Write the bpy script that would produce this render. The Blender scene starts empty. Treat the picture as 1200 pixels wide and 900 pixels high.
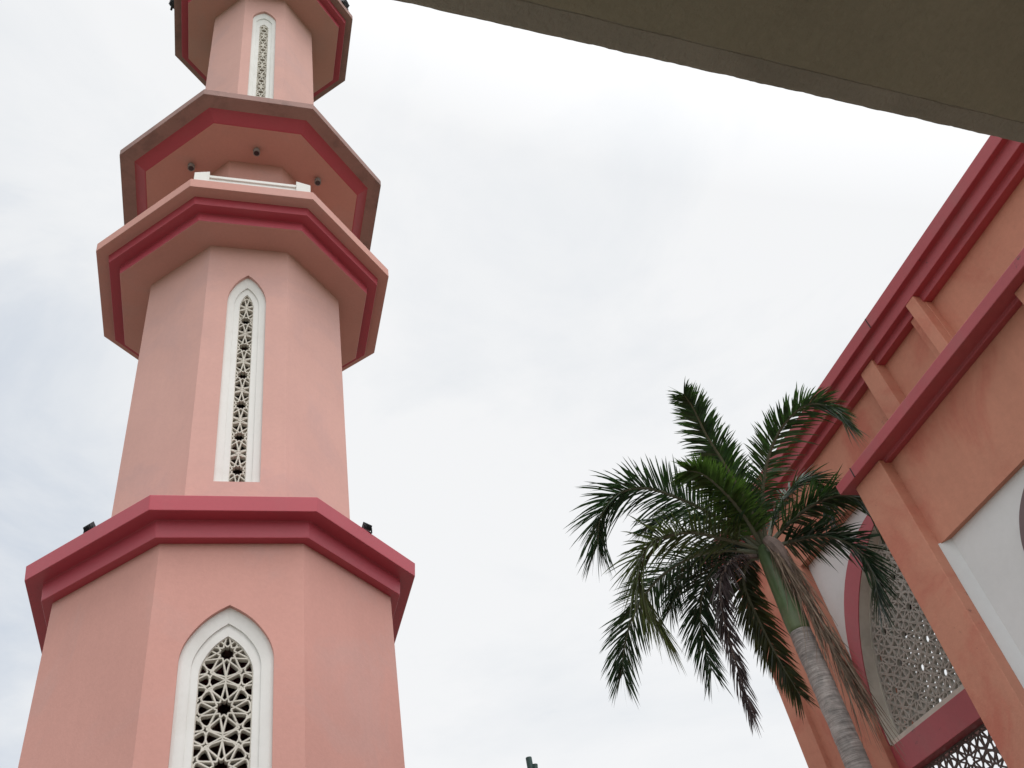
import bpy, bmesh, math, random
from mathutils import Vector, Matrix, noise as mnoise
R = math.radians
scene = bpy.context.scene
COL = scene.collection

# ------------------------------------------------------------------ camera
cam_d = bpy.data.cameras.new('camera'); cam = bpy.data.objects.new('camera', cam_d); COL.objects.link(cam)
PITCH, ROLL, YAW = R(42.875), R(-13.238), R(23.269)
F_ = Vector((math.sin(YAW)*math.cos(PITCH), math.cos(YAW)*math.cos(PITCH), math.sin(PITCH)))
R_ = Vector((math.cos(YAW), -math.sin(YAW), 0)); U_ = R_.cross(F_)
r_ = R_*math.cos(ROLL) + U_*math.sin(ROLL); u_ = -R_*math.sin(ROLL) + U_*math.cos(ROLL)
M = Matrix((r_, u_, -F_)).transposed().to_4x4(); M.translation = Vector((0, 0, 1.6))
cam.matrix_world = M
cam_d.sensor_fit = 'HORIZONTAL'; cam_d.sensor_width = 36; cam_d.lens = 1036.17/1200*36
cam_d.clip_start = 0.05; cam_d.clip_end = 5000
scene.camera = cam

# ------------------------------------------------------------------ sky, sun, exposure
SUN_EL, SUN_AZ = R(60), R(160)            # azimuth clockwise from +Y: behind and to the right of the camera
w = bpy.data.worlds.new('World'); scene.world = w; w.use_nodes = True
nt = w.node_tree; nt.nodes.clear(); N = nt.nodes.new; L = nt.links.new
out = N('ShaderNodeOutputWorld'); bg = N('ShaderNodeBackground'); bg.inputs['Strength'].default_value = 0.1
sky = N('ShaderNodeTexSky'); sky.sky_type = 'NISHITA'; sky.sun_disc = False
sky.sun_elevation = SUN_EL; sky.sun_rotation = SUN_AZ
tc = N('ShaderNodeTexCoord')
mp = N('ShaderNodeMapping'); mp.inputs['Location'].default_value = (5.1, 1.2, 4.4); mp.inputs['Scale'].default_value = (1.0, 1.0, 1.9); mp.inputs['Rotation'].default_value = (R(20), R(12), R(35))
n1 = N('ShaderNodeTexNoise'); n1.inputs['Scale'].default_value = 2.6; n1.inputs['Detail'].default_value = 7; n1.inputs['Roughness'].default_value = 0.58; n1.inputs['Distortion'].default_value = 0.35
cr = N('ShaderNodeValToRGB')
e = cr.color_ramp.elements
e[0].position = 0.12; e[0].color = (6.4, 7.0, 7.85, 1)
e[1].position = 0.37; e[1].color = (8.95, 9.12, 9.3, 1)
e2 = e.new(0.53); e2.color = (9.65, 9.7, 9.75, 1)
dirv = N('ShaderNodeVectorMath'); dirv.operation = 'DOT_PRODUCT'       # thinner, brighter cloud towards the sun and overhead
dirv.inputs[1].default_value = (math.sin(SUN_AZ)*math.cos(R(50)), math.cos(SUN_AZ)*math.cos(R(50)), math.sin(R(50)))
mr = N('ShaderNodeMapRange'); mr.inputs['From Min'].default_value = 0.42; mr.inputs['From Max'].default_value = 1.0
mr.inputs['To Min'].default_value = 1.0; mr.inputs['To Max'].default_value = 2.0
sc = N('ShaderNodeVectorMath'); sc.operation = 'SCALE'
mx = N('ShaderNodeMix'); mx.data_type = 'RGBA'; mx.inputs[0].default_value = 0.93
L(tc.outputs['Generated'], mp.inputs['Vector']); L(mp.outputs[0], n1.inputs['Vector'])
bank = N('ShaderNodeVectorMath'); bank.operation = 'DOT_PRODUCT'; bank.inputs[1].default_value = (-0.40, 0.76, 0.51)    # a thicker bank of cloud beyond the minaret
bkr = N('ShaderNodeMapRange'); bkr.interpolation_type = 'SMOOTHSTEP'; bkr.inputs[1].default_value = 0.84; bkr.inputs[2].default_value = 1.0; bkr.inputs[3].default_value = 0.0; bkr.inputs[4].default_value = -0.29
sumn = N('ShaderNodeMath'); sumn.operation = 'ADD'; L(tc.outputs['Generated'], bank.inputs[0]); L(bank.outputs['Value'], bkr.inputs[0]); L(bkr.outputs[0], sumn.inputs[0]); L(n1.outputs['Fac'], sumn.inputs[1]); L(sumn.outputs[0], cr.inputs[0])
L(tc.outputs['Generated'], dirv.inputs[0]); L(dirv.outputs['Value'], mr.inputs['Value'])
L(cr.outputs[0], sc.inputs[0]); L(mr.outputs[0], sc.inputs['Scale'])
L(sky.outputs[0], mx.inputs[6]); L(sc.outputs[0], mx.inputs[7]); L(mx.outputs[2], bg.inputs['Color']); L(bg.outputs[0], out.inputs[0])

sd = bpy.data.lights.new('sun', 'SUN'); sd.energy = 1.2; sd.angle = R(32); sd.color = (1.0, 0.965, 0.92)
so = bpy.data.objects.new('sun', sd); COL.objects.link(so)
sv = Vector((math.sin(SUN_AZ)*math.cos(SUN_EL), math.cos(SUN_AZ)*math.cos(SUN_EL), math.sin(SUN_EL)))
so.rotation_euler = sv.to_track_quat('Z', 'Y').to_euler(); so.location = sv*60
vs = scene.view_settings; vs.view_transform = 'Standard'; vs.look = 'None'; vs.gamma = 1; vs.exposure = 0.0; vs.use_curve_mapping = False
scene.cycles.max_bounces = 8; scene.cycles.diffuse_bounces = 5

# ------------------------------------------------------------------ materials
def mat(name, col, rough=0.85, var=0.10, vscale=0.6, fine=14.0, bump=0.15, bscale=60.0, stain=None, stain_amt=0.0, stain_scale=0.8, streak=0.0, spec=0.25, speck=0.0):
    m = bpy.data.materials.new(name); m.use_nodes = True
    t = m.node_tree; t.nodes.clear(); N = t.nodes.new; L = t.links.new
    o = N('ShaderNodeOutputMaterial'); b = N('ShaderNodeBsdfPrincipled'); L(b.outputs[0], o.inputs[0])
    b.inputs['Roughness'].default_value = rough; b.inputs['Specular IOR Level'].default_value = spec
    tc = N('ShaderNodeTexCoord'); P = tc.outputs['Object']
    a = N('ShaderNodeTexNoise'); a.inputs['Scale'].default_value = vscale; a.inputs['Detail'].default_value = 6; a.inputs['Roughness'].default_value = 0.6; L(P, a.inputs['Vector'])
    c = N('ShaderNodeTexNoise'); c.inputs['Scale'].default_value = fine; c.inputs['Detail'].default_value = 3; L(P, c.inputs['Vector'])
    r1 = N('ShaderNodeMapRange'); r1.inputs[1].default_value = 0.3; r1.inputs[2].default_value = 0.7; r1.inputs[3].default_value = 1-var; r1.inputs[4].default_value = 1+var; L(a.outputs['Fac'], r1.inputs[0])
    r2 = N('ShaderNodeMapRange'); r2.inputs[1].default_value = 0.3; r2.inputs[2].default_value = 0.7; r2.inputs[3].default_value = 1-var*0.35; r2.inputs[4].default_value = 1+var*0.35; L(c.outputs['Fac'], r2.inputs[0])
    mu = N('ShaderNodeMath'); mu.operation = 'MULTIPLY'; L(r1.outputs[0], mu.inputs[0]); L(r2.outputs[0], mu.inputs[1])
    col_out = None
    base = N('ShaderNodeRGB'); base.outputs[0].default_value = (*col, 1); col_out = base.outputs[0]
    if stain:
        s = N('ShaderNodeTexNoise'); s.inputs['Scale'].default_value = stain_scale; s.inputs['Detail'].default_value = 8; s.inputs['Roughness'].default_value = 0.62; s.inputs['Distortion'].default_value = 0.6
        mpn = N('ShaderNodeMapping'); mpn.inputs['Location'].default_value = (3.1, 7.7, 1.3); L(P, mpn.inputs[0]); L(mpn.outputs[0], s.inputs['Vector'])
        sr = N('ShaderNodeMapRange'); sr.interpolation_type = 'SMOOTHSTEP'; sr.inputs[1].default_value = 0.48; sr.inputs[2].default_value = 0.66; sr.inputs[4].default_value = stain_amt; L(s.outputs['Fac'], sr.inputs[0])
        mxs = N('ShaderNodeMix'); mxs.data_type = 'RGBA'; mxs.inputs[7].default_value = (*stain, 1); L(col_out, mxs.inputs[6]); L(sr.outputs[0], mxs.inputs[0]); col_out = mxs.outputs[2]
    if streak:
        mp2 = N('ShaderNodeMapping'); mp2.inputs['Scale'].default_value = (7, 7, 0.35); L(P, mp2.inputs[0])
        k = N('ShaderNodeTexNoise'); k.inputs['Scale'].default_value = 1.0; k.inputs['Detail'].default_value = 4; L(mp2.outputs[0], k.inputs['Vector'])
        kr = N('ShaderNodeMapRange'); kr.inputs[1].default_value = 0.35; kr.inputs[2].default_value = 0.7; kr.inputs[3].default_value = 1+streak*0.4; kr.inputs[4].default_value = 1-streak; L(k.outputs['Fac'], kr.inputs[0])
        m2 = N('ShaderNodeMath'); m2.operation = 'MULTIPLY'; L(mu.outputs[0], m2.inputs[0]); L(kr.outputs[0], m2.inputs[1]); mu = m2
    if speck:
        a1 = N('ShaderNodeTexNoise'); a1.inputs['Scale'].default_value = 11; a1.inputs['Detail'].default_value = 6; a1.inputs['Roughness'].default_value = 0.7; L(P, a1.inputs['Vector'])
        a2 = N('ShaderNodeTexNoise'); a2.inputs['Scale'].default_value = 0.9; a2.inputs['Detail'].default_value = 3; L(P, a2.inputs['Vector'])
        ad = N('ShaderNodeMath'); ad.operation = 'MULTIPLY'; L(a1.outputs['Fac'], ad.inputs[0]); L(a2.outputs['Fac'], ad.inputs[1])
        ar = N('ShaderNodeMapRange'); ar.inputs[1].default_value = 0.39; ar.inputs[2].default_value = 0.44; ar.inputs[4].default_value = speck; L(ad.outputs[0], ar.inputs[0])
        mk = N('ShaderNodeMix'); mk.data_type = 'RGBA'; mk.inputs[7].default_value = (0.07, 0.05, 0.05, 1); L(ar.outputs[0], mk.inputs[0]); L(col_out, mk.inputs[6]); col_out = mk.outputs[2]
    sc = N('ShaderNodeVectorMath'); sc.operation = 'SCALE'; L(col_out, sc.inputs[0]); L(mu.outputs[0], sc.inputs['Scale']); L(sc.outputs[0], b.inputs['Base Color'])
    if bump:
        bn = N('ShaderNodeTexNoise'); bn.inputs['Scale'].default_value = bscale; bn.inputs['Detail'].default_value = 4; L(P, bn.inputs['Vector'])
        bp = N('ShaderNodeBump'); bp.inputs['Strength'].default_value = bump; bp.inputs['Distance'].default_value = 0.02; L(bn.outputs['Fac'], bp.inputs['Height']); L(bp.outputs[0], b.inputs['Normal'])
    return m

M_PINK   = mat('pink_render', (0.60, 0.315, 0.272), var=0.06, vscale=0.35, bump=0.12, bscale=25, streak=0.01, stain=(0.57, 0.325, 0.29), stain_amt=0.9, stain_scale=0.45)
M_PALE   = mat('pale_pink_render', (0.615, 0.36, 0.318), var=0.055, vscale=0.35, bump=0.12, bscale=25, streak=0.01, stain=(0.57, 0.345, 0.315), stain_amt=0.9, stain_scale=0.45)  # paler pink for the middle and upper shafts
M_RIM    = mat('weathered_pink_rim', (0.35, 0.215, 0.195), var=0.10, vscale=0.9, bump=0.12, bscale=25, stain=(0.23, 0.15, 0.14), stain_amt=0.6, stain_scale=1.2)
M_MAUVE  = mat('dusky_mauve_paint', (0.17, 0.125, 0.13), var=0.06, bump=0.08)
M_LATTD  = mat('backlit_dark_lattice', (0.15, 0.125, 0.12), var=0.15, vscale=1.5, bump=0.1)  # backlit shade of the lower hall screen put into its colour
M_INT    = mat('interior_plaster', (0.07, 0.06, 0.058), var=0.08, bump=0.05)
M_RED    = mat('rose_red_paint', (0.44, 0.056, 0.082), var=0.05, vscale=0.5, bump=0.1, stain=(0.42, 0.075, 0.095), stain_amt=0.4, rough=0.42, spec=0.5)
M_SALMON = mat('salmon_render', (0.55, 0.252, 0.176), var=0.09, vscale=0.5, bump=0.15, bscale=30, speck=0.5, stain=(0.49, 0.165, 0.118), stain_amt=0.9, stain_scale=0.6, streak=0.03)
M_MAROON = mat('maroon_paint', (0.40, 0.075, 0.09), var=0.08, vscale=0.5, bump=0.12, speck=0.85, stain=(0.35, 0.10, 0.105), stain_amt=0.6, rough=0.45, spec=0.5)
M_WHITE  = mat('white_paint', (0.76, 0.755, 0.735), var=0.03, vscale=0.6, bump=0.06, stain=(0.62, 0.60, 0.56), stain_amt=0.25, streak=0.03)
M_OFFW   = mat('grey_white_panel', (0.67, 0.68, 0.685), var=0.04, bump=0.06, stain=(0.58, 0.58, 0.57), stain_amt=0.3)
M_LATT   = mat('cast_stone_lattice', (0.62, 0.59, 0.53), var=0.08, vscale=1.5, bump=0.08, stain=(0.42, 0.40, 0.35), stain_amt=0.5)
M_LATT2  = mat('weathered_lattice', (0.42, 0.40, 0.365), var=0.10, vscale=1.2, bump=0.1, stain=(0.33, 0.31, 0.285), stain_amt=0.6)
M_DARK   = mat('dark_interior', (0.05, 0.045, 0.045), var=0.05, bump=0)
M_BLACK  = mat('black_metal', (0.016, 0.017, 0.02), rough=0.45, var=0.05, bump=0.03, spec=0.5)
M_GREYM  = mat('grey_metal', (0.25, 0.235, 0.23), rough=0.5, var=0.06, bump=0.02, spec=0.5)
M_GLASS  = mat('lamp_glass', (0.03, 0.03, 0.035), rough=0.12, var=0.02, bump=0, spec=0.6)
M_GREENP = mat('green_painted_metal', (0.015, 0.05, 0.045), rough=0.5, var=0.1, bump=0.03, spec=0.5)
M_CONC   = mat('stained_soffit_concrete', (0.43, 0.395, 0.285), var=0.12, vscale=0.9, fine=30, bump=0.35, bscale=45, stain=(0.34, 0.31, 0.225), stain_amt=0.5, stain_scale=1.2)
M_CONCE  = mat('concrete_edge_strip', (0.45, 0.415, 0.335), var=0.10, vscale=1.4, fine=40, bump=0.45, bscale=50, stain=(0.38, 0.35, 0.28), stain_amt=0.5, stain_scale=2.0)
M_PAVE   = mat('pale_paving', (0.20, 0.19, 0.17), var=0.10, vscale=0.25, bump=0.2, stain=(0.16, 0.155, 0.14), stain_amt=0.4)
M_LAWN   = mat('lawn', (0.06, 0.10, 0.035), var=0.3, vscale=0.4, bump=0.6)

# ------------------------------------------------------------------ mesh helpers
class MB:
    def __init__(s): s.v = []; s.f = []; s.mi = []
    def add(s, vs, fs, mi=0):
        o = len(s.v); s.v += [tuple(p) for p in vs]
        for f in fs: s.f.append(tuple(i+o for i in f)); s.mi.append(mi)
    def quad(s, a, b, c, d, mi=0): s.add([a, b, c, d], [(0, 1, 2, 3)], mi)
    def box(s, x0, x1, y0, y1, z0, z1, mi=0):
        s.add([(x0,y0,z0),(x1,y0,z0),(x1,y1,z0),(x0,y1,z0),(x0,y0,z1),(x1,y0,z1),(x1,y1,z1),(x0,y1,z1)],
              [(3,2,1,0),(4,5,6,7),(0,1,5,4),(1,2,6,5),(2,3,7,6),(3,0,4,7)], mi)
    def tube(s, pts, rad, n=8, mi=0, cap=True):
        pts = [Vector(p) for p in pts]; rings = []
        rad = rad if isinstance(rad, (list, tuple)) else [rad]*len(pts)
        prev = None
        for i, p in enumerate(pts):
            t = (pts[min(i+1, len(pts)-1)]-pts[max(i-1, 0)]).normalized()
            if prev is None: a = t.orthogonal().normalized()
            else: a = (prev - t*prev.dot(t)).normalized()
            prev = a; b = t.cross(a)
            rings.append([p + (a*math.cos(q*2*math.pi/n)+b*math.sin(q*2*math.pi/n))*rad[i] for q in range(n)])
        vs = [v for rg in rings for v in rg]; fs = []
        for i in range(len(pts)-1):
            for q in range(n): fs.append((i*n+q, i*n+(q+1)%n, (i+1)*n+(q+1)%n, (i+1)*n+q))
        if cap: fs.append(tuple(reversed(range(n)))); fs.append(tuple((len(pts)-1)*n+q for q in range(n)))
        s.add(vs, fs, mi)
    def build(s, name, m, parent=None, bevel=0, smooth=False, recalc=True):
        me = bpy.data.meshes.new(name); me.from_pydata(s.v, [], s.f)
        for x in (m if isinstance(m, (list, tuple)) else [m]): me.materials.append(x)
        for p, k in zip(me.polygons, s.mi): p.material_index = k
        if recalc:
            bm = bmesh.new(); bm.from_mesh(me); bmesh.ops.recalc_face_normals(bm, faces=bm.faces); bm.to_mesh(me); bm.free()
        if smooth:
            for p in me.polygons: p.use_smooth = True
        o = bpy.data.objects.new(name, me); COL.objects.link(o)
        if parent: o.parent = parent
        if bevel:
            b = o.modifiers.new('bevel', 'BEVEL'); b.width = bevel; b.segments = 2; b.limit_method = 'ANGLE'; b.angle_limit = R(30); b.harden_normals = False
        return o

def tag(o, label=None, cat=None, group=None, kind=None):
    if label: o['label'] = label
    if cat: o['category'] = cat
    if group: o['group'] = group
    if kind: o['kind'] = kind
    return o
def thing(name, loc, label, cat, group=None):
    o = bpy.data.objects.new(name, None); COL.objects.link(o); o.location = loc; o.empty_display_size = 0.3
    return tag(o, label, cat, group)
def rel(mb, loc):
    l = Vector(loc); mb.v = [tuple(Vector(p)-l) for p in mb.v]; return mb

ARCH_H = [0, .12, .25, .38, .51, .65, .78, .90, 1.0]; ARCH_X = [1, .985, .938, .862, .755, .612, .44, .225, 0]
def pointed(hw, z0, zs, za, n=22, u0=0.0, circ=False):
    """pointed arch outline from bottom left over the apex to bottom right"""
    h = za-zs; left = [(-hw, z0), (-hw, zs)]
    for i in range(1, n+1):
        t = i/n
        if circ:
            rr = (h*h+hw*hw)/(2*hw); a = math.asin(min(1, h/rr))*t; x = -(hw-rr)-rr*math.cos(a); z = zs+rr*math.sin(a)
        else:
            k = max(q for q in range(8) if ARCH_H[q] <= t+1e-9); f = (t-ARCH_H[k])/(ARCH_H[k+1]-ARCH_H[k])
            sl = lambda q: 0.0 if q == 0 else ((ARCH_X[q]-ARCH_X[q-1])/(ARCH_H[q]-ARCH_H[q-1]) if q == 8 else (ARCH_X[q+1]-ARCH_X[q-1])/(ARCH_H[q+1]-ARCH_H[q-1]))
            dh = ARCH_H[k+1]-ARCH_H[k]
            x = -hw*((2*f**3-3*f*f+1)*ARCH_X[k]+(f**3-2*f*f+f)*dh*sl(k)+(3*f*f-2*f**3)*ARCH_X[k+1]+(f**3-f*f)*dh*sl(k+1)); z = zs+h*t
        left.append((x, z))
    left[-1] = (0.0, za)
    return [(x+u0, z) for x, z in left] + [(-x+u0, z) for x, z in reversed(left[:-1])]

def arch_wall(mb, fn, u0, u1, v0, v1, pts, d, mi=0):
    """flat wall u0..u1 x v0..v1 at depth d with an arched hole"""
    hw0, hw1 = pts[0][0], pts[-1][0]; zb = pts[0][1]; zs = pts[1][1]
    Q = lambda a, b, c, e: mb.quad(fn(*a, d), fn(*b, d), fn(*c, d), fn(*e, d), mi)
    if zb > v0+1e-4: Q((u0, v0), (u1, v0), (u1, zb), (u0, zb))
    Q((u0, zb), (hw0, zb), (hw0, zs), (u0, zs)); Q((hw1, zb), (u1, zb), (u1, zs), (hw1, zs))
    Q((u0, zs), (hw0, zs), (hw0, v1), (u0, v1)); Q((hw1, zs), (u1, zs), (u1, v1), (hw1, v1))
    for a, b in zip(pts[1:-2], pts[2:-1]): Q(a, b, (b[0], v1), (a[0], v1))
def strip(mb, fn, A, da, B, db, mi=0, close=True):
    n = len(A); P = list(range(n))
    for i in range(n-1): mb.quad(fn(*A[i], da), fn(*A[i+1], da), fn(*B[i+1], db), fn(*B[i], db), mi)
    if close: mb.quad(fn(*A[-1], da), fn(*A[0], da), fn(*B[0], db), fn(*B[-1], db), mi)

def inside(poly, x, y):
    c = False; n = len(poly)
    for i in range(n):
        x1, y1 = poly[i]; x2, y2 = poly[(i+1) % n]
        if (y1 > y) != (y2 > y) and x < (x2-x1)*(y-y1)/(y2-y1)+x1: c = not c
    return c
def girih(h, origin, bbox):
    """line segments of a ten-fold rosette lattice, rosette period h upwards"""
    W = h*math.tan(R(54)); a = 0.5*math.hypot(W/2, h/2); RV = a/math.cos(R(18)); rx = 0.178*h; rt = 0.118*h
    P = lambda r, d: (r*math.cos(R(d)), r*math.sin(R(d)))
    cell = []; star = 0.066*h
    def cut(p, q, cp, cq):
        l = math.hypot(q[0]-p[0], q[1]-p[1]); e = ((q[0]-p[0])/l, (q[1]-p[1])/l); a_ = star if cp else 0; b_ = star if cq else 0
        return ((p[0]+e[0]*a_, p[1]+e[1]*a_), (q[0]-e[0]*b_, q[1]-e[1]*b_))
    starv = {18, 162, 198, 342}
    for i in range(10):
        th = 36*i
        for sg in (-1, 1):
            v = (th+18*sg) % 360
            S_ = P(0.325*h, th+14.6*sg); cell.append(cut(P(RV, v), S_, v in starv, False)); cell.append((S_, P(rx, th))); cell.append((P(rx, th), P(rt, th-18*sg)))
        v0, v1 = (th-18) % 360, (th+18) % 360
        if th in (36, 324, 144, 216) and th > 180: continue          # shared edges are drawn once
        cell.append(cut(P(RV, v0), P(RV, v1), v0 in starv, v1 in starv))
    gap = []
    ex, ey_ = W/2-a, a*math.tan(R(18))                                # ends of the bow-tie between two rosettes
    for sx in (-1, 1):
        for sy in (-1, 1):
            gap.append(cut((sx*ex, sy*ey_), (0, 0), True, False))
            c = (sx*ex, sy*ey_); st = []
            for k in range(10):
                r = (0.098 if k % 2 == 0 else 0.046)*h; an = -90*sy+36*k; st.append((c[0]+r*math.cos(R(an)), c[1]+r*math.sin(R(an))))
            gap += list(zip(st, st[1:]+st[:1]))
    gap.append(((0, 0.053*h), (0, -0.053*h)))
    segs = []; u0, u1, v0, v1 = bbox
    for j in range(int((v0-origin[1])/(h/2))-3, int((v1-origin[1])/(h/2))+4):
        for i in range(int((u0-origin[0])/W)-3, int((u1-origin[0])/W)+4):
            cx = origin[0]+i*W+(W/2 if j % 2 else 0); cy = origin[1]+j*h/2
            for p, q in cell: segs.append(((cx+p[0], cy+p[1]), (cx+q[0], cy+q[1])))
            for p, q in gap: segs.append(((cx+p[0], cy+h/2+p[1]), (cx+q[0], cy+h/2+q[1])))
    return segs
def lattice(mb, fn, poly, h, origin, bw, d0, d1, seed=1, border=True):
    rng = random.Random(seed)
    us = [p[0] for p in poly]; vs_ = [p[1] for p in poly]; bb = (min(us), max(us), min(vs_), max(vs_))
    def bar(p, q, bw_, j):
        dx, dy = q[0]-p[0], q[1]-p[1]; l = math.hypot(dx, dy)
        if l < 1e-4: return
        nx, ny = -dy/l*bw_/2, dx/l*bw_/2; ch = 0.72
        vs = []
        for (x, y) in (p, q):
            vs += [fn(x+nx, y+ny, d1-j), fn(x-nx, y-ny, d1-j), fn(x-nx, y-ny, d0+bw_*0.22+j), fn(x-nx*ch, y-ny*ch, d0+j), fn(x+nx*ch, y+ny*ch, d0+j), fn(x+nx, y+ny, d0+bw_*0.22+j)]
        mb.add(vs, [(0,1,7,6),(1,2,8,7),(2,3,9,8),(3,4,10,9),(4,5,11,10),(5,0,6,11),(5,4,3,2,1,0),(6,7,8,9,10,11)])
    for p, q in girih(h, origin, bb):
        if max(p[0], q[0]) < bb[0] or min(p[0], q[0]) > bb[1] or max(p[1], q[1]) < bb[2] or min(p[1], q[1]) > bb[3]: continue
        n = 24; run = None
        for k in range(n+1):
            t = k/n; x, y = p[0]+(q[0]-p[0])*t, p[1]+(q[1]-p[1])*t; ins = inside(poly, x, y)
            if ins and run is None: run = t
            if run is not None and (not ins or k == n):
                t1 = t if ins else (k-0.5)/n
                if t1-run > 0.02: bar((p[0]+(q[0]-p[0])*run, p[1]+(q[1]-p[1])*run), (p[0]+(q[0]-p[0])*t1, p[1]+(q[1]-p[1])*t1), bw, rng.random()*0.006)
                run = None
    if border:
        for p, q in zip(poly, poly[1:]+poly[:1]): bar(p, q, bw*1.1, -0.002+rng.random()*0.002)

# ------------------------------------------------------------------ ground
g = MB(); g.quad((-3000,-3000,-0.02),(3000,-3000,-0.02),(3000,3000,-0.02),(-3000,3000,-0.02)); tag(g.build('ground', M_LAWN), kind='structure')
g = MB(); g.box(-40, 40, -45, 60, -0.15, 0.0); tag(g.build('paving', M_PAVE), kind='structure')

# ------------------------------------------------------------------ minaret
CX, CY = -0.041, 17.4; DEL = R(-0.97)
def ang(k): return R(202.5)+k*math.pi/4+(DEL if k % 2 == 0 else -DEL)
def oc(rad, z, k, sx=0.0): return (CX+sx+rad*math.cos(ang(k)), CY+rad*math.sin(ang(k)), z)
def ap(rad): return rad*math.cos(R(22.5)+DEL)
def octa(mb, prof, closed=False, sx=0.0, mis=None):
    n = len(prof)
    for i in range(n if closed else n-1):
        (ra, za), (rb, zb) = prof[i], prof[(i+1) % n]
        for k in range(8):
            mb.quad(oc(ra, za, k, sx), oc(ra, za, k+1, sx), oc(rb, zb, k+1, sx), oc(rb, zb, k, sx), mis[i] if mis else 0)
def weld(o):
    bm = bmesh.new(); bm.from_mesh(o.data); bmesh.ops.remove_doubles(bm, verts=bm.verts, dist=1e-4); bmesh.ops.recalc_face_normals(bm, faces=bm.faces); bm.to_mesh(o.data); bm.free()
    return o
T0 = (CX, CY, 0)
tower = thing('minaret', T0, 'tall octagonal pink minaret with red ledges, flared balconies and white lattice windows', 'minaret')
def tfn(rad, sx=0.0):
    a = ap(rad)
    return lambda u, v, d: (CX+sx+u, CY-a+d, v)
def shaft(rad, z0, z1, hole, sx=0.0, label=None, part='shaft', m=None):
    mb = MB(); fn = tfn(rad, sx); hw = rad*math.sin(R(22.5)+DEL)
    for k in range(8):
        if k == 1: continue
        mb.quad(oc(rad, z0, k, sx), oc(rad, z0, k+1, sx), oc(rad, z1, k+1, sx), oc(rad, z1, k, sx))
    if hole:
        arch_wall(mb, fn, -hw, hw, z0, z1, hole, 0); strip(mb, fn, hole, 0, hole, 0.12)
    else: mb.quad(oc(rad, z0, 1, sx), oc(rad, z0, 2, sx), oc(rad, z1, 2, sx), oc(rad, z1, 1, sx))
    o = rel(mb, T0).build(part, m or M_PINK, tower); weld(o)
    if label: o['label'] = label
    return o
def window(rad, A, B, C, h, org, bw, sx=0.0, label=None):
    fn = tfn(rad, sx); mb = MB()
    strip(mb, fn, A, 0.085, [(x*0.93, z-0.03 if i not in (0, len(A)-1) else z) for i, (x, z) in enumerate(A)], 0.085)
    A2 = [(x*0.93, z-0.03 if i not in (0, len(A)-1) else z) for i, (x, z) in enumerate(A)]
    strip(mb, fn, A2, 0.085, B, 0.13); strip(mb, fn, B, 0.13, B, 0.165); strip(mb, fn, B, 0.165, C, 0.175); strip(mb, fn, C, 0.175, C, 0.42)
    fo = rel(mb, T0).build('window_frame', M_WHITE, tower)
    if label: fo['label'] = label
    lb = MB(); lattice(lb, fn, C, h, org, bw, 0.20, 0.32, seed=int(org[1]*10)); rel(lb, T0).build('lattice_screen', M_LATT, fo)
# lower storey
A = pointed(0.757, 6.3, 9.12, 10.14); B = pointed(0.56, 6.3, 9.03, 9.855); C = pointed(0.437, 6.3, 8.93, 9.64)
shaft(3.427, 0, 11.5, A, label='widest bottom shaft of the minaret'); window(3.427, A, B, C, 0.96, (0, 9.341), 0.030, label='broad white pointed window frame low on the minaret')
# ledge
led = MB(); octa(led, [(2.5, 12.09), (4.016, 12.09), (3.985, 11.77), (3.665, 11.77), (3.63, 11.41), (3.38, 11.41), (2.5, 11.41)], True)
weld(rel(led, T0).build('ledge', M_RED, tower, bevel=0.012))
# middle storey
A = pointed(0.46, 13.42, 19.12, 20.12); B = pointed(0.30, 13.42, 19.08, 19.77); C = pointed(0.168, 13.42, 19.05, 19.55)
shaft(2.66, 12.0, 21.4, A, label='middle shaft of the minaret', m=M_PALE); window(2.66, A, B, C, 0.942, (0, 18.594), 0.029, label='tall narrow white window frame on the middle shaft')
def flare(name, zt, s, sx=0.0, core=1.6, red_slope=False, label=None, rim=0):
    """flared octagonal platform: pink rim and soffits, red stepped moulding"""
    if not red_slope:
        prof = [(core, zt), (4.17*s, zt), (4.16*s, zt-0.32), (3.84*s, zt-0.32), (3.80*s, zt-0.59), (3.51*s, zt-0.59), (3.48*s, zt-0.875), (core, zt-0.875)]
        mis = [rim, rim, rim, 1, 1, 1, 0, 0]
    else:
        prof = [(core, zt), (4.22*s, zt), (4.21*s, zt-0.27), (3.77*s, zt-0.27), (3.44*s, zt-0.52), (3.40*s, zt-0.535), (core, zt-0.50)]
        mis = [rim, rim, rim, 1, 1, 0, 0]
    mb = MB(); octa(mb, prof, True, sx, mis)
    o = weld(rel(mb, T0).build(name, [M_PINK, M_RED, M_RIM], tower, bevel=0.012))
    if label: o['label'] = label
    return o
flare('balcony', 22.09, 1.0, label='pink balcony platform with red stepped moulding')
# gallery between balcony and canopy with a pointed red doorway
D = pointed(0.42, 22.1, 24.5, 25.15)
shaft(2.1, 22.0, 26.4, D, sx=0.04, label='short gallery shaft above the balcony', part='gallery_shaft')
mb = MB(); fn = tfn(2.1, 0.04); Di = pointed(0.32, 22.1, 24.45, 24.95)
strip(mb, fn, D, -0.03, Di, -0.03); strip(mb, fn, D, -0.03, D, 0.05); strip(mb, fn, Di, -0.03, Di, 0.2); mb.add([fn(x, z, 0.2) for x, z in Di], [tuple(range(len(Di)))])
rel(mb, T0).build('doorway', M_RED, tower)
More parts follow.
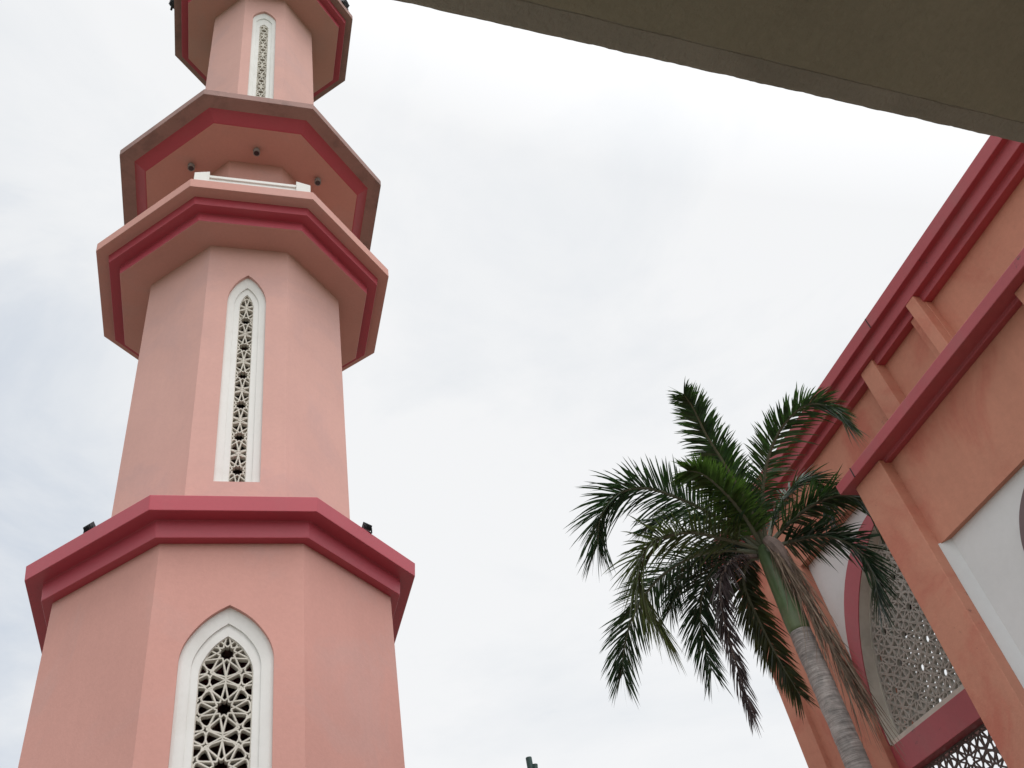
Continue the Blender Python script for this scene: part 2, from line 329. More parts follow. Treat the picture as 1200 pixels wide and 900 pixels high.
# white balustrade on the front side of the balcony
fn = lambda u, v, d: (CX+u, CY-3.42+d, v)
mb = MB()
mb.box(CX-1.25, CX+1.25, CY-3.46, CY-3.38, 22.092, 22.82); mb.box(CX-1.25, CX+1.25, CY-3.50, CY-3.34, 22.82, 22.93)
bal = rel(mb, T0).build('balustrade', M_WHITE, tower, bevel=0.01)
for s in (-1, 1):
    p = MB(); xi, xo = CX+s*1.12, CX+s*1.50
    x0, x1 = min(xi, xo), max(xi, xo); zi, zo = 23.06, 22.94; za_, zb_ = (zi, zo) if s > 0 else (zo, zi)
    p.add([(x0, CY-3.53, 22.093), (x1, CY-3.53, 22.093), (x1, CY-3.28, 22.093), (x0, CY-3.28, 22.093), (x0, CY-3.53, za_), (x1, CY-3.53, zb_), (x1, CY-3.28, zb_), (x0, CY-3.28, za_)],
          [(3,2,1,0),(4,5,6,7),(0,1,5,4),(1,2,6,5),(2,3,7,6),(3,0,4,7)])
    rel(p, T0).build('post', M_WHITE, bal, bevel=0.012)
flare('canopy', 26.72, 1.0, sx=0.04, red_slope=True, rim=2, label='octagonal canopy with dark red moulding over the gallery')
# upper storey
A = pointed(0.43, 27.6, 36.6, 37.3); B = pointed(0.29, 27.6, 36.5, 36.95); C = pointed(0.165, 27.6, 36.15, 36.5)
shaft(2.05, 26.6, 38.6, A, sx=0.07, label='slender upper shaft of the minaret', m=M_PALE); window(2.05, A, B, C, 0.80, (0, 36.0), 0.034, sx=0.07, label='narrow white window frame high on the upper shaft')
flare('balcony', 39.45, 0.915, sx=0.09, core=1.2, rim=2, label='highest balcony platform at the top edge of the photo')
shaft(1.5, 39.3, 43.5, None, sx=0.09, label='small drum under the dome', part='drum')
dm = MB(); octa(dm, [(1.1, 43.3), (2.5, 43.3), (2.48, 43.0), (2.0, 42.9), (1.1, 42.9)], True, sx=0.09); weld(rel(dm, T0).build('cornice', M_RED, tower, bevel=0.01))
dm = MB(); pr = [(1.55, 43.3), (1.75, 43.9), (1.8, 44.5), (1.6, 45.2), (1.15, 45.9), (0.6, 46.5), (0.2, 47.1), (0.06, 47.8), (0.05, 49.0)]
n = 24; vs = [(CX+0.09+r*math.cos(2*math.pi*q/n), CY+r*math.sin(2*math.pi*q/n), z) for r, z in pr for q in range(n)]
dm.add(vs, [(i*n+q, i*n+(q+1) % n, (i+1)*n+(q+1) % n, (i+1)*n+q) for i in range(len(pr)-1) for q in range(n)]); rel(dm, T0).build('dome', M_OFFW, tower, smooth=True)

# floodlights standing on ledge rims
def floodlight(loc, yaw, size, tilt, label, group):
    t = thing('floodlight', loc, label, 'floodlight', group); t.rotation_euler = (0, 0, yaw); s = size
    b = MB(); b.box(-0.5*s, -0.46*s, -0.08*s, 0.08*s, 0, 0.55*s); b.box(0.46*s, 0.5*s, -0.08*s, 0.08*s, 0, 0.55*s); b.box(-0.5*s, 0.5*s, -0.08*s, 0.08*s, 0, 0.05*s); b.build('bracket', M_BLACK, t)
    h = MB(); c = Matrix.Translation((0, 0, 0.5*s)) @ Matrix.Rotation(tilt, 4, 'X')
    pts = [(-0.44*s, -0.2*s, -0.34*s), (0.44*s, -0.2*s, -0.34*s), (0.44*s, -0.2*s, 0.34*s), (-0.44*s, -0.2*s, 0.34*s), (-0.34*s, 0.2*s, -0.24*s), (0.34*s, 0.2*s, -0.24*s), (0.34*s, 0.2*s, 0.24*s), (-0.34*s, 0.2*s, 0.24*s)]
    h.add([c @ Vector(p) for p in pts], [(0,1,2,3),(7,6,5,4),(0,4,5,1),(1,5,6,2),(2,6,7,3),(3,7,4,0)])
    for i in range(5):
        x = (-0.26+0.13*i)*s
        h.add([c @ Vector(p) for p in [(x-0.012*s, 0.19*s, -0.22*s), (x+0.012*s, 0.19*s, -0.22*s), (x+0.012*s, 0.30*s, -0.16*s), (x-0.012*s, 0.30*s, -0.16*s), (x-0.012*s, 0.19*s, 0.22*s), (x+0.012*s, 0.19*s, 0.22*s), (x+0.012*s, 0.30*s, 0.16*s), (x-0.012*s, 0.30*s, 0.16*s)]], [(0,1,2,3),(7,6,5,4),(0,4,5,1),(1,5,6,2),(2,6,7,3),(3,7,4,0)])
    h.build('housing', M_BLACK, t, bevel=0.01*s)
    gl = MB(); gl.add([c @ Vector(p) for p in [(-0.4*s, -0.204*s, -0.3*s), (0.4*s, -0.204*s, -0.3*s), (0.4*s, -0.204*s, 0.3*s), (-0.4*s, -0.204*s, 0.3*s)]], [(0,1,2,3)]); gl.build('glass', M_GLASS, t)
    return t
FG = 'floodlights on the minaret ledges'
floodlight((-2.62, 14.87, 12.09), R(135), 0.25, R(-38), 'black floodlight on the left rim of the wide red ledge, left of the middle shaft', FG)
floodlight((2.53, 14.78, 12.09), R(215), 0.23, R(-30), 'black floodlight on the right rim of the wide red ledge, right of the middle shaft', FG)
floodlight((-3.56, 16.80, 39.45), R(110), 0.5, R(-30), 'black floodlight on the highest balcony rim at the left, cut by the top edge', FG)
floodlight((3.24, 15.66, 39.45), R(235), 0.5, R(-30), 'black floodlight on the highest balcony rim at the right, cut by the top edge', FG)
# small round fittings under the canopy
for (x, y, lab) in ((-1.86, 15.72, 'small round grey spotlight under the canopy soffit, left of the white balustrade'), (0.0, 14.93, 'small round grey spotlight under the canopy soffit, above the middle of the balustrade'), (1.88, 15.72, 'small round grey spotlight under the canopy soffit, right of the white balustrade')):
    t = thing('spotlight', (x+CX+0.04, y, 26.215), lab, 'spotlight', 'spotlights under the minaret canopy')
    h = MB(); h.tube([(0, 0, 0.0), (0, 0, -0.05)], 0.06, 12); h.tube([(0, 0, -0.05), (0, 0.0, -0.09), (0, -0.01, -0.26)], [0.045, 0.10, 0.105], 14); h.build('housing', M_GREYM, t)
    l = MB(); l.tube([(0, -0.01, -0.262), (0, -0.01, -0.27)], 0.078, 14); l.build('lens', M_GLASS, t)

# ------------------------------------------------------------------ mosque hall
H0 = (10.5, 8.0, 0)
hall = thing('mosque_hall', H0, 'salmon mosque hall with maroon stepped cornices, pointed arches and lattice screens behind the palm', 'mosque')
def hp(mb, name, m, label=None, bevel=0.0, parent=hall, w=False):
    o = rel(mb, H0).build(name, m, parent, bevel=bevel)
    if w: weld(o)
    if label: o['label'] = label
    return o
Z = 1.6
XF = 10.5; YE = 14.74        # main wall plane, far corner
bf = lambda u, v, d: (XF+d, u, v)
# main wall with big arched recess (far bay): front skin pieces
zp = 8.21+Z; yj = 12.67; yj2 = 7.9
mb = MB()
mb.box(XF, XF+0.35, yj, YE-0.03, 0, zp); mb.box(XF, XF+0.35, -9, yj2, 0, zp); mb.box(XF, XF+0.35, -9, YE-0.03, zp, 9.9+Z)
hp(mb, 'wall', M_SALMON)
mb = MB(); mb.box(XF-0.10, XF+0.2, 14.2, YE, 0, 9.47+Z); hp(mb, 'corner_pilaster', M_SALMON, bevel=0.01)
mb = MB(); mb.box(XF+0.36, 13.0, YE-0.3, YE-0.02, 5.2+Z, 9.9+Z); hp(mb, 'end_wall', M_SALMON)
# white spandrel + red arch + cream reveal + lattice
AC = 10.28
def bigarch(hw, z0, zs, za, n=18): return pointed(hw, z0, zs, za, n, AC, circ=True)
zs0 = 4.69+Z
ARo = bigarch(2.42, zs0, 5.55+Z, 7.93+Z); ARi = bigarch(2.375, zs0, zs0+0.02, 7.78+Z); 
SP = bigarch(2.39, zs0, 5.5+Z, 7.9+Z)
mb = MB(); arch_wall(mb, bf, yj2-0.02, yj+0.02, zs0, zp+0.05, SP, 0.17); hp(mb, 'spandrel', M_OFFW)
mb = MB(); strip(mb, bf, ARo, 0.12, ARi, 0.12, close=False); strip(mb, bf, ARo, 0.12, ARo, 0.2, close=False); strip(mb, bf, ARi, 0.12, ARi, 0.16, close=False)
arch = hp(mb, 'arch_frame', M_MAROON)
mb = MB(); strip(mb, bf, ARi, 0.14, [(AC+(x-AC)*0.985, z) for x, z in ARi], 0.34, close=False); strip(mb, bf, [(AC+(x-AC)*0.985, z) for x, z in ARi], 0.34, [(AC+(x-AC)*0.965, zs0+(z-zs0)*0.985) for x, z in ARi], 0.34, close=False)
mb.box(XF+0.15, XF+0.52, AC-2.34, AC+2.34, zs0-0.03, zs0+0.045)
hp(mb, 'reveal', M_LATT)
LP = [(AC+(x-AC)*0.965, max(zs0+0.06, zs0+(z-zs0)*0.985)) for x, z in ARi]
mb = MB(); lattice(mb, bf, LP, 0.585, (11.38, 6.003+Z), 0.033, 0.33, 0.405, seed=5); hp(mb, 'lattice_screen', M_LATT2, label='pointed lattice screen in the big arch')
mb = MB(); mb.box(XF+0.12, XF+0.55, yj2, yj-0.002, 4.20+Z, zs0-0.035); hp(mb, 'transom', M_MAROON, bevel=0.008)
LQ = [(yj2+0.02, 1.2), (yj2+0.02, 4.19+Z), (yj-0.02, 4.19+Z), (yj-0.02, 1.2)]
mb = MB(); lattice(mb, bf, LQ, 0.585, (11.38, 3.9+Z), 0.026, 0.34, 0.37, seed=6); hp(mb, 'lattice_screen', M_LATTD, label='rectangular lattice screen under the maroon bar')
mb = MB(); mb.box(XF+0.14, XF+0.5, yj2, yj-0.002, 0, 1.2); hp(mb, 'plinth', M_MAROON)
# back wall of the arcade: wide opening towards open sky
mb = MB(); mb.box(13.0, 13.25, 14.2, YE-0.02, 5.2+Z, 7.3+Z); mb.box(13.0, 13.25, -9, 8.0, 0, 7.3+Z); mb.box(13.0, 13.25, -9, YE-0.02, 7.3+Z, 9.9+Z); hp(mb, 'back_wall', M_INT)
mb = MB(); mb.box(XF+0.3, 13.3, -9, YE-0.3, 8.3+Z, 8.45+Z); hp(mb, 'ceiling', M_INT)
# roof cornice: three stepped mouldings swept round the far corner
def cornice(name, prof, y0, yend, mbm, label=None, xref=XF):
    """prof: list of (x, z) going round the section; return at far end by mitre"""
    mb = MB(); n = len(prof)
    def row(y, mit):
        return [(x, (yend+(xref-x)) if mit else y, z) for x, z in prof]
    a = row(y0, False); b = row(0, True)
    c = [(xref+2.2, yend+(xref-x), z) for x, z in prof]
    for P, Q in ((a, b), (b, c)):
        for i in range(n-1): mb.quad(P[i], P[i+1], Q[i+1], Q[i])
    return hp(mb, name, mbm, label, w=True)
zt = 10.05+Z
o = cornice('roof_cornice', [(XF+0.4, zt), (10.068, zt), (10.075, 9.826+Z), (10.19, 9.826+Z), (10.20, 9.61+Z), (10.33, 9.61+Z), (10.335, 9.48+Z), (10.56, 9.48+Z)], -9, YE-0.05, M_MAROON)
b = o.modifiers.new('bevel', 'BEVEL'); b.width = 0.01; b.segments = 2; b.limit_method = 'ANGLE'
mb = MB(); mb.box(XF+0.3, 13.4, -9, YE+0.2, zt-0.2, zt-0.01); hp(mb, 'roof', M_CONC)
# pilaster strips on the frieze
mb = MB(); mb.box(10.285, XF+0.02, 8.45, 8.82, 7.0+Z, 9.607+Z); hp(mb, 'pilaster', M_SALMON, bevel=0.008)
mb = MB(); mb.box(10.37, XF+0.02, 7.02, 7.46, 7.0+Z, 9.478+Z); o = hp(mb, 'pilaster', M_SALMON, bevel=0.008)
mb = MB(); mb.box(10.2, 10.42, 7.03, 7.245, 7.0+Z, 9.607+Z); hp(mb, 'rib', M_SALMON, bevel=0.015, parent=o); bpy.data.objects['rib'].parent = o
# projecting portico block (near bay)
XA = 8.0; af = lambda u, v, d: (XA+d, u, v)
zc = 6.37+Z
mb = MB()
mb.box(XA, XA+0.7, 7.336, 7.944, 0, zc); hp(mb, 'pier', M_SALMON, bevel=0.012, label='tall salmon pier at the far corner of the projecting bay')
mb = MB(); mb.box(XA, XA+0.7, 3.89, 4.5, 0, zc); hp(mb, 'pier', M_SALMON, bevel=0.012, label='near salmon pier at the right edge')
mb = MB(); mb.box(XA+0.17, XA+0.55, 4.48, 7.35, 5.04+Z, zc-0.0); hp(mb, 'panel', M_SALMON)
mb = MB(); mb.box(XA+0.5, XF+0.1, 7.5, 7.93, 0, zc); mb.box(XA+0.5, XF+0.1, 3.9, 4.3, 0, zc); hp(mb, 'side_wall', M_SALMON)
NC = 5.92
NA = pointed(0.52, 0.0, 4.15+Z, 4.85+Z, 16, NC); NI = pointed(0.40, 0.0, 4.12+Z, 4.68+Z, 16, NC)
mb = MB(); arch_wall(mb, af, 4.63, 7.205, 0, 5.06+Z, NA, 0.25); mb.quad((XA+0.15, 7.335, 0), (XA+0.25, 7.205, 0), (XA+0.25, 7.205, 5.05+Z), (XA+0.15, 7.335, 5.05+Z)); mb.quad((XA+0.15, 4.501, 0), (XA+0.25, 4.63, 0), (XA+0.25, 4.63, 5.05+Z), (XA+0.15, 4.501, 5.05+Z)); hp(mb, 'spandrel', M_OFFW)
mb = MB(); strip(mb, af, NA, 0.21, NI, 0.21, close=False); strip(mb, af, NA, 0.21, NA, 0.30, close=False); strip(mb, af, NI, 0.21, NI, 0.6, close=False); hp(mb, 'arch_frame', M_MAUVE, label='dusky grey mauve arch frame at the right edge')
mb = MB(); lattice(mb, af, NI, 0.585, (NC, 4.0+Z), 0.036, 0.5, 0.58, seed=8); hp(mb, 'lattice_screen', M_LATT2)
o = cornice('portico_cornice', [(XF-0.01, 6.52+Z), (7.843, 6.52+Z), (7.848, zc), (8.07, zc), (8.075, 6.325+Z), (8.30, 6.325+Z), (8.31, zc+0.03)], 3.4, 7.944, M_MAROON, xref=8.0)
b = o.modifiers.new('bevel', 'BEVEL'); b.width = 0.01; b.segments = 2; b.limit_method = 'ANGLE'
mb = MB(); mb.quad((7.85, 3.4, 6.51+Z), (XF, 3.4, 6.51+Z), (XF, 3.4, zc), (7.85, 3.4, zc)); mb.box(8.2, XF, 4.0, 7.9, zc-0.15, zc-0.02); hp(mb, 'portico_roof', M_SALMON)

for (x, z0, z1, ys, nm) in ((7.843, zc+0.002, 6.52+Z, (7.70,), 'joint'), (10.068, 9.83+Z, zt-0.005, (7.93, 3.6), 'joint')):
    for y in ys:
        mb = MB(); mb.box(x-0.004, x+0.01, y-0.008, y+0.008, z0, z1); hp(mb, nm, M_DARK)
# ------------------------------------------------------------------ walkway canopy over the camera
CZ = 4.6
can = thing('walkway_canopy', (2.0, -3.0, 0), 'dark stained concrete walkway canopy overhead, cutting the upper right corner', 'canopy')
def ey(x): return 1.1916+(x-0.409)*(1.3245-1.1916)/(3.199-0.409)
def gy(x): return 1.1174+(x-0.824)*(1.2394-1.1174)/(3.131-0.824)-0.0
rng = random.Random(3)
mb = MB(); NX = 900; xs = [-6.5+14.3*i/NX for i in range(NX+1)]
rows = []
for x in xs:
    j = 0.0035*mnoise.noise(Vector((x*9, 0, 0)))+0.0019*mnoise.noise(Vector((x*31, 3, 0)))+0.0011*mnoise.noise(Vector((x*90, 7, 0)))
    jg = 0.004*mnoise.noise(Vector((x*6, 11, 0)))+0.002*mnoise.noise(Vector((x*40, 13, 0)))
    e_ = ey(x)+j; gg = gy(x)+jg
    rows.append([(x, e_+0.03, CZ+0.34), (x, e_+0.006, CZ+0.03), (x, e_, CZ+0.002+0.3*abs(j)), (x, e_-0.012, CZ), (x, gg, CZ-0.001), (x, gg-0.0035, CZ+0.002), (x, gg-0.007, CZ-0.001)])
for a, b in zip(rows, rows[1:]):
    for i in range(6): mb.quad(a[i], a[i+1], b[i+1], b[i], 0)
o = rel(mb, can.location).build('edge_strip', M_CONCE, can)
mb = MB()
for a, b in zip(rows[::10], rows[10::10]): mb.quad((a[0][0], a[6][1]+0.001, CZ-0.001), (b[0][0], b[6][1]+0.001, CZ-0.001), (b[0][0], -7, CZ-0.001), (a[0][0], -7, CZ-0.001))
for a, b in zip(rows[::10], rows[10::10]): mb.quad((a[0][0], a[0][1], CZ+0.34), (b[0][0], b[0][1], CZ+0.34), (b[0][0], -7, CZ+0.36), (a[0][0], -7, CZ+0.36))
mb.quad((-6.5, -7, CZ), (7.8, -7, CZ), (7.8, -7, CZ+0.36), (-6.5, -7, CZ+0.36))
rel(mb, can.location).build('soffit', M_CONC, can)
for x in (-5.6, 0.9, 7.3):
    for y in (-1.6, -6.4):
        p = MB(); p.box(x-0.2, x+0.2, y-0.2, y+0.2, 0, CZ-0.002); rel(p, can.location).build('column', M_CONC, can, bevel=0.02)

# ------------------------------------------------------------------ green pole far behind
gp = thing('lamp_post', (7.08, 20.74, 0), 'dark green pole tip with a short side arm rising at the bottom edge', 'pole')
p = MB(); p.tube([(0, 0, 0), (0, 0, 9.685)], [0.11, 0.075], 12); p.build('pole', M_GREENP, gp)
p = MB(); p.tube([(0, 0, 9.2), (0.10, -0.02, 9.3), (0.12, -0.02, 9.50)], [0.06, 0.07, 0.07], 10); p.build('arm', M_GREENP, gp)

# ------------------------------------------------------------------ royal palm
def leafmat(name, col, tr, tcol):
    m = bpy.data.materials.new(name); m.use_nodes = True; t = m.node_tree; t.nodes.clear(); N = t.nodes.new; L = t.links.new
    o = N('ShaderNodeOutputMaterial'); b = N('ShaderNodeBsdfPrincipled'); b.inputs['Roughness'].default_value = 0.33; b.inputs['Specular IOR Level'].default_value = 0.4
    tr_ = N('ShaderNodeBsdfTranslucent'); ms = N('ShaderNodeMixShader'); ms.inputs[0].default_value = tr
    tc = N('ShaderNodeTexCoord'); n = N('ShaderNodeTexNoise'); n.inputs['Scale'].default_value = 5.0; n.inputs['Detail'].default_value = 5; L(tc.outputs['Object'], n.inputs[0])
    cr = N('ShaderNodeMapRange'); cr.inputs[1].default_value = 0.3; cr.inputs[2].default_value = 0.7; cr.inputs[3].default_value = 0.5; cr.inputs[4].default_value = 1.55; L(n.outputs['Fac'], cr.inputs[0])
    for c, tgt in ((col, b.inputs['Base Color']), (tcol, tr_.inputs['Color'])):
        g = N('ShaderNodeRGB'); g.outputs[0].default_value = (*c, 1); s = N('ShaderNodeVectorMath'); s.operation = 'SCALE'; L(g.outputs[0], s.inputs[0]); L(cr.outputs[0], s.inputs['Scale']); L(s.outputs[0], tgt)
    L(b.outputs[0], ms.inputs[1]); L(tr_.outputs[0], ms.inputs[2]); L(ms.outputs[0], o.inputs[0]); return m
LEAF = [leafmat('palm_leaf', (0.045, 0.085, 0.042), 0.22, (0.05, 0.13, 0.02)),
        leafmat('palm_leaf_deep', (0.034, 0.066, 0.038), 0.16, (0.04, 0.11, 0.02)),
        leafmat('palm_leaf_aged', (0.035, 0.050, 0.022), 0.2, (0.10, 0.10, 0.015)),
        leafmat('palm_leaf_olive', (0.080, 0.105, 0.042), 0.25, (0.10, 0.15, 0.03)),
        leafmat('palm_leaf_dry', (0.060, 0.046, 0.048), 0.08, (0.06, 0.04, 0.03)),
        leafmat('palm_leaf_young', (0.07, 0.125, 0.035), 0.35, (0.10, 0.21, 0.03))]
M_RACH = mat('palm_rachis', (0.14, 0.15, 0.10), rough=0.5, var=0.15, bump=0.05, spec=0.4)
M_DRYR = mat('dry_palm_stalk', (0.20, 0.155, 0.14), var=0.3, vscale=4, bump=0.2)
M_DRY  = mat('dry_palm_leaf', (0.22, 0.165, 0.125), var=0.4, vscale=5, bump=0.1)
M_SHAFT = mat('green_crownshaft', (0.095, 0.15, 0.065), rough=0.45, var=0.18, vscale=2.5, bump=0.06, stain=(0.13, 0.15, 0.085), stain_amt=0.6, stain_scale=2.5, streak=0.2, spec=0.4)
def trunkmat():
    m = mat('ringed_palm_bark', (0.37, 0.335, 0.32), var=0.22, vscale=2.5, fine=18, bump=0, stain=(0.20, 0.19, 0.185), stain_amt=0.7, stain_scale=3.0)
    t = m.node_tree; N = t.nodes.new; L = t.links.new; b = [x for x in t.nodes if x.type == 'BSDF_PRINCIPLED'][0]
    tc = N('ShaderNodeTexCoord'); mp = N('ShaderNodeMapping'); mp.inputs['Scale'].default_value = (2.5, 2.5, 36); L(tc.outputs['Object'], mp.inputs[0])
    n = N('ShaderNodeTexNoise'); n.inputs['Scale'].default_value = 1.0; n.inputs['Detail'].default_value = 6; n.inputs['Roughness'].default_value = 0.65; L(mp.outputs[0], n.inputs[0])
    bp = N('ShaderNodeBump'); bp.inputs['Strength'].default_value = 0.8; bp.inputs['Distance'].default_value = 0.03; L(n.outputs['Fac'], bp.inputs['Height']); L(bp.outputs[0], b.inputs['Normal'])
    src = b.inputs['Base Color'].links[0].from_socket
    r = N('ShaderNodeMapRange'); r.inputs[1].default_value = 0.35; r.inputs[2].default_value = 0.62; r.inputs[3].default_value = 0.66; r.inputs[4].default_value = 1.10; L(n.outputs['Fac'], r.inputs[0])
    s = N('ShaderNodeVectorMath'); s.operation = 'SCALE'; L(src, s.inputs[0]); L(r.outputs[0], s.inputs['Scale']); L(s.outputs[0], b.inputs['Base Color'])
    return m
M_BARK = trunkmat()
PX, PY = 8.0, 10.27
palm = thing('palm_tree', (PX, PY, 0), 'tall palm with ringed grey trunk and drooping dark fronds in front of the mosque hall', 'palm tree')
rng = random.Random(11)
# trunk: ringed, slightly swelling
nz, na = 260, 28; vs = []; zt_ = 7.13
for i in range(nz+1):
    z = zt_*i/nz; rad = 0.174-0.015*(z/zt_)**1.5 + 0.03*math.exp(-((z-0.2)/0.5)**2)
    ring = 0.010*max(0, math.sin(2*math.pi*(z/0.105+0.35*mnoise.noise(Vector((z*1.7, 0, 0))))))**4
    for q in range(na):
        a = 2*math.pi*q/na; wv = 0.35*mnoise.noise(Vector((math.cos(a), math.sin(a), z*2.0)))
        rr = rad - ring*(0.6+0.8*abs(wv)) + 0.010*mnoise.noise(Vector((math.cos(a)*2, math.sin(a)*2, z*5)))
        vs.append((rr*math.cos(a), rr*math.sin(a), z))
mb = MB(); mb.add(vs, [(i*na+q, i*na+(q+1) % na, (i+1)*na+(q+1) % na, (i+1)*na+q) for i in range(nz) for q in range(na)]); mb.f.append(tuple(nz*na+q for q in range(na))); mb.mi.append(0)
mb.build('trunk', M_BARK, palm, smooth=True)
mb = MB(); mb.tube([(0, 0, 7.12), (0, 0, 7.18), (0, 0, 7.35), (0, 0, 7.7), (-0.01, 0, 8.1), (-0.02, 0, 8.4), (-0.03, 0, 8.62)], [0.152, 0.166, 0.170, 0.162, 0.146, 0.128, 0.09], 28); mb.build('crownshaft', M_SHAFT, palm, smooth=True)
def catmull(P, n):
    P = [Vector(p) for p in P]; P = [P[0]*2-P[1]]+P+[P[-1]*2-P[-2]]; out = []; m = len(P)-3
    for i in range(n+1):
        t = i/n*m; k = min(int(t), m-1); f = t-k; a, b, c, d = P[k:k+4]
        out.append(0.5*((2*b)+(c-a)*f+(2*a-5*b+4*c-d)*f*f+(3*b-a-3*c+d)*f**3))
    return out
def frond(pts, leaf, Lmax, seed, density=62, plume=28, droop=0.5, start=0.1, width=0.043, rmat=None, sweep0=66, name='frond', label=None):
    rg = random.Random(seed); org = Vector((PX, PY, 0)); C = [p-org for p in catmull(pts, 60)]
    mb = MB(); mb.tube(C, [0.034*(1-i/60)**0.8+0.005 for i in range(61)], 6, 0)
    T = [(C[min(i+1, 60)]-C[max(i-1, 0)]).normalized() for i in range(61)]
    up = Vector((0, 0, 1)); nrm = up - T[0]*up.dot(T[0])
    if nrm.length < 0.3: 
        h = Vector((C[-1].x, C[-1].y, 0)); nrm = -h + T[0]*h.dot(T[0])
    nrm.normalize(); Ns = []
    for t in T: nrm = (nrm - t*nrm.dot(t)).normalized(); Ns.append(nrm.copy())
    for side in (-1, 1):
        for k in range(density):
            t = start+(1-start)*(k+rg.random()*0.8)/density; f = t*60; i = min(int(f), 59); fr = f-i
            p = C[i].lerp(C[i+1], fr); tan = T[i]; n = Ns[i]; s = tan.cross(n)*side
            ln = Lmax*max(0.74 if t > 0.6 else 0, 0.45+0.62*math.sin(math.pi*min(1, 0.12+t*0.80)))*rg.uniform(0.82, 1.12)
            el = R(rg.gauss(0, plume)+8); sw = R(sweep0-34*t+rg.uniform(-5, 5))
            d = (s*math.cos(el)+n*math.sin(el))*math.sin(sw)+tan*math.cos(sw); d.normalize()
            wv = (tan - d*tan.dot(d)).normalized()*math.cos(0.5)+ d.cross(tan).normalized()*rg.uniform(-0.6, 0.6); wv.normalize()
            wd = width*rg.uniform(0.75, 1.15)*(0.65+0.35*math.sin(math.pi*min(1, 0.15+t*0.8)))
            dr = droop*rg.uniform(0.5, 1.5); ns = 5; A = []; B = []
            twist = rg.uniform(-0.5, 0.5)
            for q in range(ns+1):
                x = q/ns; c = p+d*(ln*x)+Vector((0, 0, -1))*(dr*ln*x*x*0.62)+wv*(twist*0.06*ln*x*x)
                hw = wd*0.5*(0.45+1.1*x if x < 0.3 else 0.78*(1-(x-0.3)/0.7)**0.5+0.02)
                A.append(c+wv*hw); B.append(c-wv*hw)
            o = len(mb.v); mb.v += [tuple(v) for v in A+B]
            for q in range(ns): mb.f.append((o+q, o+q+1, o+ns+2+q, o+ns+1+q)); mb.mi.append(1)
    o = mb.build(name, [rmat or M_RACH, leaf], palm, recalc=False)
    if label: o['label'] = label
    return o
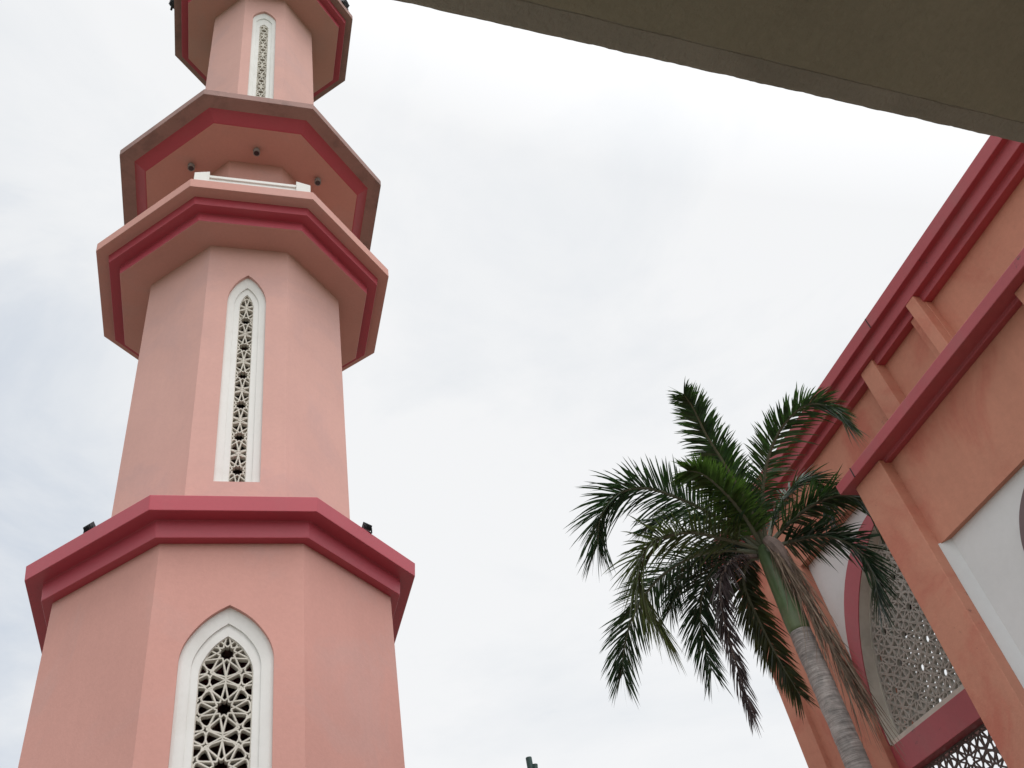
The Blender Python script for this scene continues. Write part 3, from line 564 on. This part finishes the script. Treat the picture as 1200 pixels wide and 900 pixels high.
FR = [
    ('upright', 0, 0.5, [(8.0, 10.22, 8.6), (7.73, 9.87, 9.17), (7.39, 9.57, 9.69), (7.06, 9.28, 10.06), (6.79, 8.97, 10.35), (6.56, 8.75, 10.42)]),
    ('overright', 0, 0.55, [(8.01, 10.22, 8.6), (8.03, 9.91, 9.2), (8.13, 9.48, 9.73), (8.29, 8.98, 10.04), (8.46, 8.47, 10.04), (8.65, 8.21, 9.76), (8.73, 8.2, 9.41)]),
    ('longleft', 1, 0.76, [(7.97, 10.26, 8.59), (7.41, 10.16, 9.01), (6.74, 10.07, 9.38), (6.14, 10.07, 9.6), (5.7, 10.21, 9.56), (5.45, 10.47, 9.31), (5.4, 10.74, 8.96)]),
    ('leftmid', 3, 0.74, [(7.94, 10.29, 8.57), (7.33, 10.22, 8.73), (6.65, 10.14, 8.8), (6.05, 10.2, 8.65), (5.78, 10.4, 8.3), (5.84, 10.57, 7.86), (6.05, 10.69, 7.44)]),
    ('leftlow', 1, 0.66, [(7.92, 10.33, 8.54), (7.57, 10.67, 8.83), (7.18, 11.22, 9.03), (6.79, 11.77, 8.95), (6.48, 12.26, 8.63), (6.3, 12.6, 8.19), (6.25, 12.8, 7.84)]),
    ('downleft', 1, 0.6, [(7.89, 10.35, 8.53), (7.84, 10.88, 8.86), (7.73, 11.45, 8.96), (7.64, 11.92, 8.72), (7.63, 12.25, 8.27), (7.72, 12.49, 7.69)]),
    ('deadhang', 4, 0.27, [(7.87, 10.38, 8.52), (7.34, 10.18, 8.34), (7.01, 10.19, 8.05), (6.9, 10.32, 7.62), (6.97, 10.58, 6.94), (7.1, 10.85, 6.19)]),
    ('hangtrunk', 2, 0.45, [(7.92, 10.36, 8.5), (7.89, 10.68, 8.59), (7.9, 11.0, 8.39), (8.1, 11.27, 7.93), (8.3, 11.44, 7.31), (8.51, 11.56, 6.75)]),
    ('rightup', 0, 0.6, [(8.03, 10.21, 8.59), (8.37, 9.9, 8.83), (8.72, 9.58, 8.96), (9.03, 9.31, 8.93), (9.26, 9.18, 8.7), (9.44, 9.25, 8.37)]),
    ('rightlow', 1, 0.62, [(8.05, 10.22, 8.55), (8.47, 10.01, 8.58), (8.81, 9.77, 8.48), (9.06, 9.61, 8.18), (9.21, 9.65, 7.77), (9.25, 9.86, 7.36)]),
    ('innerbright', 5, 0.5, [(7.96, 10.25, 8.62), (7.61, 9.92, 8.94), (7.24, 9.65, 9.19), (6.85, 9.46, 9.4), (6.6, 9.45, 9.46)]),
    ('lowmid', 1, 0.55, [(7.91, 10.33, 8.55), (7.9, 10.76, 8.97), (7.74, 11.26, 9.23), (7.43, 11.92, 9.15), (7.25, 12.39, 8.77)]),
    ('innerright', 1, 0.5, [(8.03, 10.21, 8.59), (8.41, 10.22, 9.18), (8.78, 10.05, 9.58), (9.12, 9.89, 9.69), (9.34, 9.96, 9.44), (9.38, 10.16, 9.15)]),
    ('upmid', 5, 0.5, [(7.99, 10.23, 8.61), (7.91, 10.2, 9.14), (7.89, 10.2, 9.74), (7.79, 10.2, 10.2), (7.72, 10.22, 10.43)]),
    ('leftback', 1, 0.55, [(7.93, 10.28, 8.59), (7.8, 10.67, 9.21), (7.56, 11.11, 9.81), (7.25, 11.52, 10.11), (6.96, 11.86, 10.06)]),
]
for i, (nm, m, Lm, pts) in enumerate(FR):
    dead = m == 4
    frond(pts, LEAF[m], Lm*1.0, 100+i, density=175 if not dead else 170, plume=17 if not dead else 40, droop=0.42 if not dead else 1.3, rmat=M_DRYR if dead else None,
          label={'deadhang': 'withered dark frond hanging straight down', 'innerbright': 'bright green young frond in the heart of the crown', 'leftmid': 'paler olive frond folding down on the left'}.get(nm))
# dead brown frond hanging along the right side of the trunk
rg = random.Random(77); mb = MB(); org = Vector((PX, PY, 0))
C = [p-org for p in catmull([(7.93, 10.05, 8.62), (8.02, 9.98, 8.35), (8.08, 9.98, 7.95), (8.22, 10.02, 7.30), (8.36, 10.12, 6.65), (8.50, 10.2, 5.95)], 40)]
mb.tube(C[:30], [0.05+0.07*math.exp(-((i-6)/6)**2)-0.0012*i for i in range(30)], 9, 0)
for k in range(330):
    i = min(39, int(4+34*rg.random()**1.3)); p = C[i]+Vector((rg.uniform(-.11, .11), rg.uniform(-.06, .06), 0))
    ln = rg.uniform(0.5, 1.25)*(1.0 if i > 12 else 0.8); d = Vector((rg.gauss(0.06, 0.13), rg.gauss(0.03, 0.11), -1)).normalized(); wv = Vector((rg.uniform(-1, 1), rg.uniform(-1, 1), 0.1)).normalized()
    bend = Vector((rg.uniform(-.12, .12), rg.uniform(-.12, .12), 0)); A = []; B = []
    for q in range(6):
        x = q/5; c = p+d*ln*x+bend*x*x; hw = rg.uniform(0.8, 1.2)*0.012*(1-x*0.8); A.append(c+wv*hw); B.append(c-wv*hw)
    o = len(mb.v); mb.v += [tuple(v) for v in A+B]
    for q in range(5): mb.f.append((o+q, o+q+1, o+7+q, o+6+q)); mb.mi.append(1)
mb.build('frond', [M_DRYR, M_DRY], palm, recalc=False)['label'] = 'dead brown frond hanging along the right side of the trunk'
